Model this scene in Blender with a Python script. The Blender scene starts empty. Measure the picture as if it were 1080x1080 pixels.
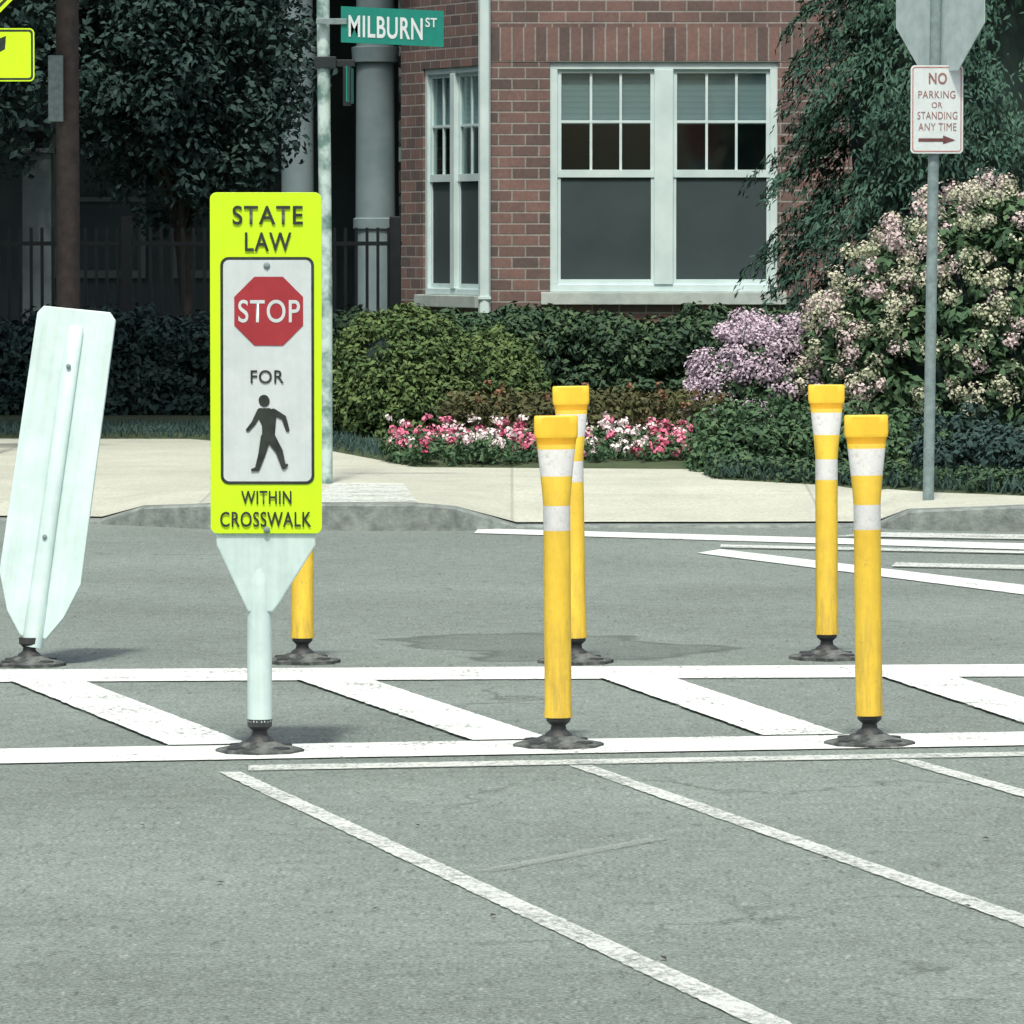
import bpy, math, random
import numpy as np
from mathutils import Vector, Matrix
random.seed(7); rng=np.random.default_rng(11)
S=bpy.context.scene
S.view_settings.view_transform='Standard'
try: S.view_settings.look='None'
except Exception: pass
S.view_settings.exposure=0; S.view_settings.gamma=1
# ---------------- camera ----------------
F=6000.0; H=1.39; TH=math.atan(290/F)
cd=bpy.data.cameras.new("Camera"); cam=bpy.data.objects.new("Camera",cd); S.collection.objects.link(cam)
cam.location=(0,0,H); cam.rotation_euler=(math.pi/2-TH,0,0)
cd.sensor_width=36; cd.lens=F/1080*36; cd.clip_start=0.1; cd.clip_end=2000
S.camera=cam
def ray(u,v):
    a=u-540; b=-(v-540)
    return Vector((a, F*math.cos(TH)+b*math.sin(TH), -F*math.sin(TH)+b*math.cos(TH)))
def G(u,v,z=0.0):
    r=ray(u,v); t=(z-H)/r.z; return Vector((r.x*t,r.y*t,z))
def P(u,v,d):
    r=ray(u,v); t=d/r.y; return Vector((r.x*t,d,H+r.z*t))
# ---------------- light ----------------
SUN_EL=math.radians(60); SV=Vector((-0.08,-0.99,0)).normalized()
SUN=Vector((SV.x*math.cos(SUN_EL),SV.y*math.cos(SUN_EL),math.sin(SUN_EL)))
w=bpy.data.worlds.new("World"); S.world=w; w.use_nodes=True
nt=w.node_tree; bg=nt.nodes['Background']; sk=nt.nodes.new('ShaderNodeTexSky'); sk.sky_type='NISHITA'
sk.sun_disc=False; sk.sun_elevation=SUN_EL; sk.sun_rotation=math.atan2(SV.x,SV.y)%(2*math.pi)
sk.dust_density=6; sk.air_density=1.0; sk.ozone_density=.8
nt.links.new(sk.outputs[0],bg.inputs[0]); bg.inputs[1].default_value=0.15
ld=bpy.data.lights.new("sun","SUN"); ld.energy=3.1; ld.angle=math.radians(4.5); ld.color=(1.0,0.98,0.87)
lo=bpy.data.objects.new("sun",ld); S.collection.objects.link(lo); lo.rotation_euler=SUN.to_track_quat('Z','Y').to_euler(); lo.location=(-10,-10,20)
# ---------------- materials ----------------
def newmat(name):
    m=bpy.data.materials.new(name); m.use_nodes=True; n=m.node_tree
    return m,n,n.nodes['Principled BSDF']
def N(n,t,**k):
    x=n.nodes.new(t)
    for a,b in k.items(): setattr(x,a,b)
    return x
def coords(n,kind='Object'): return N(n,'ShaderNodeTexCoord').outputs[kind]
def noise(n,vec,scale,detail=4,rough=.6):
    x=N(n,'ShaderNodeTexNoise'); x.inputs['Scale'].default_value=scale; x.inputs['Detail'].default_value=detail; x.inputs['Roughness'].default_value=rough
    n.links.new(vec,x.inputs['Vector']); return x.outputs[0]
def ramp(n,fac,stops):
    r=N(n,'ShaderNodeValToRGB'); e=r.color_ramp.elements
    while len(e)<len(stops): e.new(.5)
    for i,(p,c) in enumerate(stops):
        e[i].position=p; e[i].color=(*c,1) if not isinstance(c,(int,float)) else (c,c,c,1)
    n.links.new(fac,r.inputs[0]); return r.outputs[0]
def mix(n,fac,a,b,mode='MIX'):
    x=N(n,'ShaderNodeMix',data_type='RGBA',blend_type=mode)
    if isinstance(fac,(int,float)): x.inputs[0].default_value=fac
    else: n.links.new(fac,x.inputs[0])
    for i,q in ((6,a),(7,b)):
        if isinstance(q,tuple): x.inputs[i].default_value=(*q,1)
        else: n.links.new(q,x.inputs[i])
    return x.outputs[2]
def math_(n,op,a,b=None):
    x=N(n,'ShaderNodeMath',operation=op)
    for i,q in enumerate((a,b)):
        if q is None: continue
        if isinstance(q,(int,float)): x.inputs[i].default_value=q
        else: n.links.new(q,x.inputs[i])
    return x.outputs[0]
def bump(n,b,h,strength,dist=.01):
    x=N(n,'ShaderNodeBump'); x.inputs['Strength'].default_value=strength; x.inputs['Distance'].default_value=dist
    n.links.new(h,x.inputs['Height']); n.links.new(x.outputs[0],b.inputs['Normal'])
def simple(name,c1,c2=None,scale=8,rough=.6,bmp=0,spec=.3,lo=.35,hi=.7,metal=0):
    m,n,b=newmat(name); c2=c2 or tuple(x*.8 for x in c1)
    f=noise(n,coords(n),scale,4)
    n.links.new(ramp(n,f,[(lo,c1),(hi,c2)]),b.inputs['Base Color'])
    b.inputs['Roughness'].default_value=rough; b.inputs['Specular IOR Level'].default_value=spec; b.inputs['Metallic'].default_value=metal
    if bmp: bump(n,b,noise(n,coords(n),scale*4,3),bmp)
    return m
def asphalt(name):
    m,n,b=newmat(name); c=coords(n)
    fine=noise(n,c,95,2,.75); mid=noise(n,c,14,4,.7); big=noise(n,c,.55,4,.6)
    st=N(n,'ShaderNodeMapping'); st.inputs['Scale'].default_value=(42,8,20); n.links.new(c,st.inputs[0]); sp=noise(n,st.outputs[0],1.0,3,.8)
    K=.90
    def k(*a): return tuple(x*K for x in a)
    col=ramp(n,fine,[(.3,k(.105,.133,.120)),(.5,k(.212,.260,.238)),(.72,k(.38,.445,.415))])
    col=mix(n,1.0,col,ramp(n,mid,[(.3,.80),(.7,1.13)]),'MULTIPLY')
    col=mix(n,1.0,col,ramp(n,big,[(.3,.82),(.7,1.13)]),'MULTIPLY')
    col=mix(n,ramp(n,sp,[(.57,0.),(.70,.55)]),col,(.045,.057,.053))
    col=mix(n,ramp(n,sp,[(.27,.50),(.38,0.)]),col,(.42,.47,.44))
    dv=N(n,'ShaderNodeVectorMath',operation='ADD'); ns=N(n,'ShaderNodeTexNoise'); ns.inputs['Scale'].default_value=1.6; ns.inputs['Detail'].default_value=5
    n.links.new(c,ns.inputs['Vector']); n.links.new(c,dv.inputs[0]); n.links.new(ns.outputs['Color'],dv.inputs[1])
    vo=N(n,'ShaderNodeTexVoronoi',feature='DISTANCE_TO_EDGE'); vo.inputs['Scale'].default_value=.42; n.links.new(dv.outputs[0],vo.inputs['Vector'])
    cr=ramp(n,vo.outputs['Distance'],[(.0015,1.),(.005,0.)])
    gate=ramp(n,big,[(.50,0.),(.60,.5)])
    col=mix(n,mix(n,1.0,cr,gate,'MULTIPLY'),col,(.04,.05,.045))
    # old sunken patch
    sx=N(n,'ShaderNodeSeparateXYZ'); n.links.new(dv.outputs[0],sx.inputs[0])
    g=G(600,682)
    dx=math_(n,'DIVIDE',math_(n,'SUBTRACT',sx.outputs[0],g.x+.5),.46); dy=math_(n,'DIVIDE',math_(n,'SUBTRACT',sx.outputs[1],g.y+.5),.75)
    rr=math_(n,'SQRT',math_(n,'ADD',math_(n,'MULTIPLY',dx,dx),math_(n,'MULTIPLY',dy,dy)))
    col=mix(n,ramp(n,rr,[(.0,.28),(.8,.34),(.90,.72),(.96,.15),(1.,0.)]),col,(.065,.08,.073))
    n.links.new(col,b.inputs['Base Color']); b.inputs['Roughness'].default_value=.9; b.inputs['Specular IOR Level'].default_value=.15
    return m
def paint(name,c=(.74,.80,.77),wear=.5,fade=0.0,edge=.05):
    m,n,b=newmat(name); cc=coords(n)
    st=N(n,'ShaderNodeMapping'); st.inputs['Scale'].default_value=(60,26,20); n.links.new(cc,st.inputs[0])
    f=noise(n,st.outputs[0],1.0,4,.75); g=noise(n,cc,3.0,3,.6); k=noise(n,cc,12,5,.75)
    n.links.new(mix(n,ramp(n,k,[(.4,0.),(.75,.5)]),c,tuple(x*.62 for x in c)),b.inputs['Base Color']); b.inputs['Roughness'].default_value=.75
    a=math_(n,'ADD',math_(n,'MULTIPLY',f,.62),math_(n,'MULTIPLY',g,.38))
    al=ramp(n,a,[(wear-edge,1.0-fade),(wear+edge,.15)])
    tr=N(n,'ShaderNodeBsdfTransparent'); mx=N(n,'ShaderNodeMixShader'); n.links.new(al,mx.inputs[0]); n.links.new(tr.outputs[0],mx.inputs[1]); n.links.new(b.outputs[0],mx.inputs[2])
    n.links.new(mx.outputs[0],n.nodes['Material Output'].inputs[0]); return m
def brick(name,vertical=False):
    m,n,b=newmat(name); s=N(n,'ShaderNodeSeparateXYZ'); n.links.new(coords(n),s.inputs[0])
    cb=N(n,'ShaderNodeCombineXYZ')
    n.links.new(s.outputs[2 if vertical else 0],cb.inputs[0]); n.links.new(s.outputs[0 if vertical else 2],cb.inputs[1])
    t=N(n,'ShaderNodeTexBrick'); n.links.new(cb.outputs[0],t.inputs['Vector']); t.inputs['Scale'].default_value=1
    t.inputs['Brick Width'].default_value=.212 if not vertical else .5; t.inputs['Row Height'].default_value=.088 if not vertical else .092
    t.inputs['Mortar Size'].default_value=.008; t.inputs['Mortar Smooth'].default_value=.4; t.inputs['Bias'].default_value=-.1
    t.inputs['Color1'].default_value=(.22,.118,.102,1); t.inputs['Color2'].default_value=(.085,.054,.052,1); t.inputs['Mortar'].default_value=(.30,.285,.265,1)
    if vertical: t.offset=0
    col=mix(n,1.0,t.outputs[0],ramp(n,noise(n,coords(n),2.0,5,.7),[(.3,.66),(.7,1.2)]),'MULTIPLY')
    col=mix(n,1.0,col,ramp(n,noise(n,coords(n),30,4,.7),[(.3,.75),(.7,1.15)]),'MULTIPLY')
    col=mix(n,.12,col,(.15,.23,.23))  # even teal blend over brick and mortar, haze put into the colour
    n.links.new(col,b.inputs['Base Color']); b.inputs['Roughness'].default_value=.9
    inv=math_(n,'SUBTRACT',1.0,t.outputs['Fac']); bump(n,b,inv,.5,.01); return m
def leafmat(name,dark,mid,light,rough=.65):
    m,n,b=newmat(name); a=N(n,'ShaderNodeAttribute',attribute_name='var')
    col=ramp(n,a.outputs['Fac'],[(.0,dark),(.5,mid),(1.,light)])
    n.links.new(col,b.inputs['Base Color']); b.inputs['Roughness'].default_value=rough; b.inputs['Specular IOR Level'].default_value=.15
    return m
M_asph=asphalt("asphalt")
M_white=paint("road_paint",wear=.595,edge=.055); M_old=paint("road_paint_worn",(.66,.72,.68),wear=.555,fade=.12,edge=.10)
M_faint=paint("road_paint_ghost",(.42,.48,.45),wear=.5,fade=.6,edge=.12)
def concrete(name,c1,c2,joint=1.5):
    m,n,b=newmat(name); c=coords(n)
    t=N(n,'ShaderNodeTexBrick'); t.offset=0; n.links.new(c,t.inputs['Vector']); t.inputs['Scale'].default_value=1; t.inputs['Brick Width'].default_value=joint; t.inputs['Row Height'].default_value=joint
    t.inputs['Mortar Size'].default_value=.010; t.inputs['Mortar Smooth'].default_value=.6; t.inputs['Color1'].default_value=(1,1,1,1); t.inputs['Color2'].default_value=(.90,.90,.90,1); t.inputs['Mortar'].default_value=(.72,.72,.72,1)
    col=ramp(n,noise(n,c,2.2,5,.7),[(.3,c1),(.7,c2)])
    col=mix(n,1.0,col,t.outputs[0],'MULTIPLY'); col=mix(n,1.0,col,ramp(n,noise(n,c,50,3,.75),[(.3,.76),(.7,1.14)]),'MULTIPLY')
    col=mix(n,ramp(n,noise(n,c,7,4,.8),[(.60,0.),(.75,.35)]),col,(.22,.23,.20))
    n.links.new(col,b.inputs['Base Color']); b.inputs['Roughness'].default_value=.85; return m
M_conc=concrete("concrete",(.56,.59,.49),(.44,.47,.395))
M_kerb=simple("granite",(.25,.295,.275),(.12,.145,.14),14,.85,.4)
M_soil=simple("soil",(.07,.10,.05),(.045,.065,.035),6,.95,.4)
M_brick=brick("brick"); M_brickv=brick("brick_soldier",True)
M_trim=simple("white_trim",(.62,.76,.77),(.48,.62,.63),3,.5)
M_stone=simple("sill_stone",(.46,.53,.51),(.34,.41,.40),9,.8,.2)
M_black=simple("black_rubber",(.026,.030,.032),(.055,.06,.06),25,.55,.3,.4)
M_dust=simple("dusty_rubber",(.045,.052,.052),(.20,.22,.21),20,.8,.3,.2,.42,.72)
M_iron=simple("black_iron",(.014,.020,.022),(.02,.027,.029),10,.5)
M_ink=simple("black_ink",(.018,.026,.022),(.04,.048,.042),30,.5)
def sheeting(name,c1,c2,sc=14,rough=.42,streak=.94):
    m,n,b=newmat(name); c=coords(n)
    col=ramp(n,noise(n,c,sc,5,.7),[(.35,c1),(.75,c2)])
    st=N(n,'ShaderNodeMapping'); st.inputs['Scale'].default_value=(40,40,3); n.links.new(c,st.inputs[0])
    col=mix(n,1.0,col,ramp(n,noise(n,st.outputs[0],1.0,4),[(.3,streak),(.6,1.0)]),'MULTIPLY')
    n.links.new(col,b.inputs['Base Color']); b.inputs['Roughness'].default_value=rough; return m
M_neon=sheeting("fluorescent_sheeting",(.57,.88,.006),(.52,.80,.01))
M_signw=sheeting("white_sheeting",(.58,.65,.66),(.49,.56,.57))
M_plast=sheeting("white_plastic",(.60,.75,.73),(.43,.58,.57),6,.42,.88)
M_red=sheeting("red_sheeting",(.36,.030,.040),(.28,.022,.030))
M_green=sheeting("green_sheeting",(.0,.20,.155),(.0,.155,.12))
M_alu=simple("aluminium",(.42,.52,.52),(.31,.39,.40),12,.5)
M_galv=simple("galvanised_steel",(.21,.28,.285),(.13,.18,.185),30,.55,.1)
M_polep=simple("peeling_painted_steel",(.46,.58,.56),(.12,.21,.19),9,.6,.2,lo=.42,hi=.62)
M_wood=simple("brown_pole",(.095,.078,.072),(.055,.047,.045),14,.8,.3)
def yellowpost(name):
    m,n,b=newmat(name)
    oi=N(n,'ShaderNodeObjectInfo'); va=N(n,'ShaderNodeVectorMath',operation='ADD'); c0=coords(n); n.links.new(c0,va.inputs[0]); n.links.new(oi.outputs['Location'],va.inputs[1]); c=va.outputs[0]
    col=ramp(n,noise(n,c,9,5,.7),[(.35,(.80,.56,.05)),(.72,(.66,.44,.04))])
    s=N(n,'ShaderNodeSeparateXYZ'); n.links.new(c0,s.inputs[0])
    low=ramp(n,s.outputs[2],[(.08,1.),(.42,.25)])
    st=N(n,'ShaderNodeMapping'); st.inputs['Scale'].default_value=(40,40,5); n.links.new(c,st.inputs[0])
    gr=ramp(n,noise(n,st.outputs[0],1.0,6,.75),[(.42,0.),(.72,.8)])
    col=mix(n,mix(n,1.0,low,gr,'MULTIPLY'),col,(.24,.17,.06))
    sc=ramp(n,noise(n,c,55,4,.8),[(.60,0.),(.70,.55)]); col=mix(n,sc,col,(.34,.26,.09))
    n.links.new(col,b.inputs['Base Color']); b.inputs['Roughness'].default_value=.6; return m
M_yel=yellowpost("yellow_plastic")
M_yel2=sheeting("yellow_cap",(.88,.58,.045),(.74,.47,.035))
M_org=simple("orange_fold",(.66,.36,.02),(.55,.30,.02),20,.5)
def bandmat():
    m,n,b=newmat("reflective_band"); c=coords(n)
    col=ramp(n,noise(n,c,6,5,.7),[(.35,(.70,.73,.72)),(.7,(.52,.54,.54))])
    sc=ramp(n,noise(n,c,80,4,.8),[(.54,0.),(.66,.55)]); col=mix(n,sc,col,(.36,.34,.29))
    n.links.new(col,b.inputs['Base Color']); b.inputs['Roughness'].default_value=.5; return m
M_refl=bandmat()
# ---------------- mesh helpers ----------------
def link(o,parent=None):
    S.collection.objects.link(o)
    if parent: o.parent=parent
    return o
def empty(name,loc=(0,0,0),rz=0,parent=None,ry=0):
    o=bpy.data.objects.new(name,None); o.empty_display_size=.2; o.location=loc; o.rotation_euler=(0,ry,rz); return link(o,parent)
def mesh(name,v,f,mats,parent=None,idx=None,smooth=False,bevel=0):
    m=bpy.data.meshes.new(name); m.from_pydata([tuple(a) for a in v],[],f)
    for x in (mats if isinstance(mats,list) else [mats]): m.materials.append(x)
    if idx: m.polygons.foreach_set('material_index',idx)
    if smooth: m.polygons.foreach_set('use_smooth',[True]*len(f))
    m.update(); o=bpy.data.objects.new(name,m); link(o,parent)
    if bevel:
        b=o.modifiers.new('bevel','BEVEL'); b.width=bevel; b.segments=2; b.limit_method='ANGLE'
    return o
def boxes(name,L,mat,parent=None,bevel=0):
    v=[];f=[]
    for (x0,x1,y0,y1,z0,z1) in L:
        k=len(v); v+=[(x0,y0,z0),(x1,y0,z0),(x1,y1,z0),(x0,y1,z0),(x0,y0,z1),(x1,y0,z1),(x1,y1,z1),(x0,y1,z1)]
        f+=[(k,k+3,k+2,k+1),(k+4,k+5,k+6,k+7),(k,k+1,k+5,k+4),(k+1,k+2,k+6,k+5),(k+2,k+3,k+7,k+6),(k+3,k,k+4,k+7)]
    return mesh(name,v,f,mat,parent,bevel=bevel)
def prism(name,pts,y0,y1,mat,parent=None,bevel=0):
    n=len(pts); v=[(x,y0,z) for x,z in pts]+[(x,y1,z) for x,z in pts]
    a=sum(pts[i][0]*pts[(i+1)%n][1]-pts[(i+1)%n][0]*pts[i][1] for i in range(n))
    f=[tuple(range(n)),tuple(range(2*n-1,n-1,-1))]+[(i,i+n,(i+1)%n+n,(i+1)%n) for i in range(n)]
    if a<0: f=[tuple(reversed(q)) for q in f]
    return mesh(name,v,f,mat,parent,bevel=bevel)
def rrect(x0,x1,z0,z1,r,k=6):
    p=[]
    for cx,cz,a in ((x1-r,z0+r,-90),(x1-r,z1-r,0),(x0+r,z1-r,90),(x0+r,z0+r,180)):
        for i in range(k+1):
            t=math.radians(a+90*i/k); p.append((cx+r*math.cos(t),cz+r*math.sin(t)))
    return p
def flat(name,pts,y,mat,parent=None):
    a=sum(pts[i][0]*pts[(i+1)%len(pts)][1]-pts[(i+1)%len(pts)][0]*pts[i][1] for i in range(len(pts)))
    if a<0: pts=pts[::-1]
    return mesh(name,[(x,y,z) for x,z in pts],[tuple(range(len(pts)))],mat,parent)
def ring(name,outer,inner,y,mat,parent):
    n=len(outer); v=[(x,y,z) for x,z in outer+inner]; f=[(i,(i+1)%n,(i+1)%n+n,i+n) for i in range(n)]
    return mesh(name,v,f,mat,parent)
def text(name,s,x0,x1,z0,z1,y,mat,parent,off=.012):
    c=bpy.data.curves.new(name,'FONT'); c.body=s; c.size=1; c.offset=off; c.space_character=1.08
    o=bpy.data.objects.new(name,c); S.collection.objects.link(o); bpy.context.view_layer.update()
    m=bpy.data.meshes.new_from_object(o.evaluated_get(bpy.context.evaluated_depsgraph_get()))
    bpy.data.objects.remove(o)
    co=np.zeros(len(m.vertices)*3); m.vertices.foreach_get('co',co); co=co.reshape(-1,3)
    mn=co.min(0); mx=co.max(0); q=(co-mn)/np.maximum(mx-mn,1e-6)
    out=np.stack([x0+q[:,0]*(x1-x0),np.full(len(q),y),z0+q[:,1]*(z1-z0)],1)
    m.vertices.foreach_set('co',out.ravel()); m.materials.clear(); m.materials.append(mat); m.update(); m.name=name
    return link(bpy.data.objects.new(name,m),parent)
def loft(name,rings,mats,parent=None,seg=28,matfn=None):
    v=[];f=[];idx=[]
    for (x,y,z,rx,ry) in rings:
        for i in range(seg):
            t=2*math.pi*i/seg; v.append((x+rx*math.cos(t),y+ry*math.sin(t),z))
    for j in range(len(rings)-1):
        for i in range(seg):
            a=j*seg+i; b=j*seg+(i+1)%seg; f.append((a,b,b+seg,a+seg)); idx.append(matfn((rings[j][2]+rings[j+1][2])/2) if matfn else 0)
    f.append(tuple(range(seg-1,-1,-1))); idx.append(0)
    f.append(tuple(range((len(rings)-1)*seg,len(rings)*seg))); idx.append(idx[-2])
    o=mesh(name,v,f,mats,parent,idx=idx,smooth=True)
    md=o.modifiers.new('es','EDGE_SPLIT'); md.split_angle=math.radians(40); return o
def quads(name,C,Nn,size,aspect,mat,var,parent=None,tang=None):
    n=len(C); Nn=Nn/np.maximum(np.linalg.norm(Nn,axis=1,keepdims=True),1e-6)
    if tang is None: tang=rng.normal(size=(n,3))
    t=tang-(tang*Nn).sum(1,keepdims=True)*Nn; t/=np.maximum(np.linalg.norm(t,axis=1,keepdims=True),1e-6)
    b=np.cross(Nn,t); s=np.asarray(size).reshape(-1,1)*np.ones((n,1))
    fold=Nn*s*.18
    V=np.stack([C-t*s,C-b*s*aspect+fold,C+t*s,C+b*s*aspect+fold],1).reshape(-1,3)
    m=bpy.data.meshes.new(name); m.vertices.add(4*n); m.vertices.foreach_set('co',V.ravel())
    m.loops.add(4*n); m.loops.foreach_set('vertex_index',np.arange(4*n,dtype=np.int32))
    m.polygons.add(n); m.polygons.foreach_set('loop_start',np.arange(0,4*n,4,dtype=np.int32))
    try: m.polygons.foreach_set('loop_total',np.full(n,4,dtype=np.int32))
    except Exception: pass
    m.materials.append(mat)
    a=m.attributes.new('var','FLOAT','POINT'); a.data.foreach_set('value',np.repeat(np.clip(var,0,1),4).astype(np.float32))
    m.update(); m.validate(); return link(bpy.data.objects.new(name,m),parent)
def clumps(name,CC,R,per,size,mat,parent=None,aspect=.5,squash=.75,up=.5,vbase=None):
    CC=np.asarray(CC,float); K=len(CC); R=np.ones(K)*R
    d=rng.normal(size=(K*per,3)); d/=np.linalg.norm(d,axis=1,keepdims=True)
    rad=np.repeat(R,per)*(rng.random(K*per)**.45)
    off=d*rad[:,None]; off[:,2]*=squash
    C=np.repeat(CC,per,0)+off
    Nn=d+rng.normal(size=d.shape)*.45; Nn[:,2]+=up
    cv=(vbase if vbase is not None else rng.random(K)); cv=np.repeat(cv,per)
    var=.15+.35*cv+.30*np.clip(d[:,2]*.5+.5,0,1)*(rad/np.repeat(R,per))+rng.normal(size=len(C))*.13  # painted shading: upper and outer leaves lighter, inner and lower ones darker
    s=size*(.65+.7*rng.random(len(C)))
    return quads(name,C,Nn,s,aspect,mat,var,parent,None)
def blob(name,c,r,mat,parent,seed=0,amp=.12,sub=4,box=False):
    import bmesh
    from mathutils import noise as mn
    bm=bmesh.new()
    bmesh.ops.create_icosphere(bm,subdivisions=sub,radius=1)
    for v in bm.verts:
        p=v.co.copy()
        if box:
            m_=max(abs(p.x),abs(p.y),abs(p.z)); p=p.lerp(p/m_,.75)
        k=1+amp*mn.noise(p*3+Vector((seed,0,0)))*2
        v.co=Vector((c[0]+p.x*r[0]*k,c[1]+p.y*r[1]*k,c[2]+p.z*r[2]*k))
    m=bpy.data.meshes.new(name); bm.to_mesh(m); bm.free(); m.materials.append(mat); return link(bpy.data.objects.new(name,m),parent)
def limb(name,pts,rad,mat,parent,seg=10):
    v=[];f=[]
    for k,(p,r) in enumerate(zip(pts,rad)):
        p=Vector(p); d=(Vector(pts[min(k+1,len(pts)-1)])-Vector(pts[max(k-1,0)])).normalized()
        a=d.orthogonal().normalized(); b=d.cross(a)
        for i in range(seg):
            t=2*math.pi*i/seg; v.append(p+(a*math.cos(t)+b*math.sin(t))*r)
    for j in range(len(pts)-1):
        for i in range(seg):
            f.append((j*seg+i,j*seg+(i+1)%seg,(j+1)*seg+(i+1)%seg,(j+1)*seg+i))
    return mesh(name,v,f,mat,parent,smooth=True)
# ---------------- ground, road ----------------
mesh("ground",[(-500,-200,-.03),(500,-200,-.03),(500,900,-.03),(-500,900,-.03)],[(0,1,2,3)],simple("ground_grass",(.05,.075,.035),(.035,.05,.025),3,.95))
mesh("road",[(-60,-30,0),(60,-30,0),(60,30,0),(-60,30,0)],[(0,1,2,3)],M_asph)
mk=empty("road_markings")
def ragged(name,g,mat,z):
    a,b,c,d=[Vector((p.x,p.y,z)) for p in g]
    n=max(8,int((b-a).length/.03)); v=[];f=[]
    for i in range(n+1):
        t=i/n
        for p,q in ((a,b),(d,c)):
            r=p.lerp(q,t); o=(d-a).normalized()*float(np.clip(rng.normal(),-2,2))*.0016
            v.append(r+Vector((o.x,o.y,0)))
    for i in range(n): f.append((2*i,2*i+2,2*i+3,2*i+1))
    mesh(name,v,f,mat,mk)
def strip(name,quad,mat,z=.004): ragged(name,[G(u,v,0) for u,v in quad],mat,z)
strip("crosswalk_far_line",[(-300,722),(1380,713),(1380,700),(-300,709)],M_white)
strip("crosswalk_near_line",[(-300,812),(1380,782),(1380,768),(-300,796)],M_white)
def lineat(v0,v1,u): return v0+(v1-v0)*(u+300)/1680
xs_top=[-300,10,312,632,928,1230]; xs_bot=[-140,178,498,805,1105,1420]
for i,(a,b) in enumerate(zip(xs_top,xs_bot)):
    wt=76; wb=84
    strip("crosswalk_bar_%d"%i,[(b,lineat(796.5,768.5,b)),(a,lineat(721.5,712.5,a)),(a+wt,lineat(721.5,712.5,a+wt)),(b+wb,lineat(796.5,768.5,b+wb))],M_white,.008)
strip("stop_line",[(262,814),(1380,793),(1380,789),(262,808.5)],M_old,.004)
def lane(name,a,b,wa,wb,mat=M_old):
    A=G(*a);B=G(*b);A2=G(a[0]+wa,a[1]);B2=G(b[0]+wb,b[1]); ragged(name,[A,B,B2,A2],mat,.004)
lane("lane_line_a",(230,815.5),(830,1100),24,46)
lane("lane_line_b",(600,808.5),(1240,1036),24,40)
lane("lane_line_c",(940,802),(1300,905),24,34)
lane("faint_old_line",(500,920),(680,886),26,26,M_faint)
strip("side_line_a",[(500,563),(1300,587),(1300,580),(505,558)],M_white)
strip("side_line_b",[(735,584),(1300,656),(1300,644),(760,580)],M_white)
strip("side_line_c",[(760,579),(1300,590),(1300,587.6),(760,576)],M_old,.008)
strip("side_line_d",[(940,599),(1300,607),(1300,602),(945,595)],M_old,.008)
strip("side_line_e",[(880,567),(1300,574),(1300,569),(930,563)],M_old,.008)
# ---------------- sidewalk ----------------
edge=[(-900,553),(-200,552),(60,552),(105,553),(150,555),(220,558),(300,559),(380,560),(440,560),(480,560),(545,558),(640,557),(760,557),(925,557),(960,559),(1080,561),(1250,567),(1500,580),(2300,640)]
hk=[.02,.02,.02,.02,.09,.115,.125,.125,.125,.11,.015,.012,.012,.015,.09,.12,.12,.12,.12]
E=[G(u,v,0) for u,v in edge]
ts=[0.16,.6,1.2,1.8,3,6,60]
V=[];FF=[]
cols=len(E)
for k,t in enumerate(ts):
    for p,h in zip(E,hk):
        a=min(1,(t)/1.7); V.append((p.x,p.y+t,(h*(1-a)+.125*a) if t<59 else .125))
for k in range(len(ts)-1):
    for i in range(cols-1): FF.append((k*cols+i,k*cols+i+1,(k+1)*cols+i+1,(k+1)*cols+i))
mesh("sidewalk",V,FF,M_conc)
V=[];FF=[]
for p,h in zip(E,hk):
    V+= [(p.x,p.y-.005,-.01),(p.x,p.y,h-.008),(p.x,p.y+.02,h+.002),(p.x,p.y+.16,h+.002),(p.x,p.y+.16,-.01)]
for i in range(cols-1):
    for j in range(4): FF.append((i*5+j,(i+1)*5+j,(i+1)*5+j+1,i*5+j+1))
mesh("kerb",V,FF,M_kerb)
ragged("painted_patch",[G(325,530,.13),G(440,529,.13),G(425,510,.13),G(352,509,.13)],M_old,.13)
bed=[(-700,462),(200,464),(345,476),(440,494),(735,496),(760,507),(1080,524),(1800,540)]
bp=[G(u,v,.12) for u,v in bed]
V=[(p.x,p.y,.120) for p in bp]+[(p.x,p.y+.25,.16) for p in bp]+[(p.x,75,.16) for p in bp]; k=len(bp)
FF=[(i,i+1,i+1+k,i+k) for i in range(k-1)]+[(i+k,i+1+k,i+1+2*k,i+2*k) for i in range(k-1)]
mesh("planting_bed",V,FF,M_soil)
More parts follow.
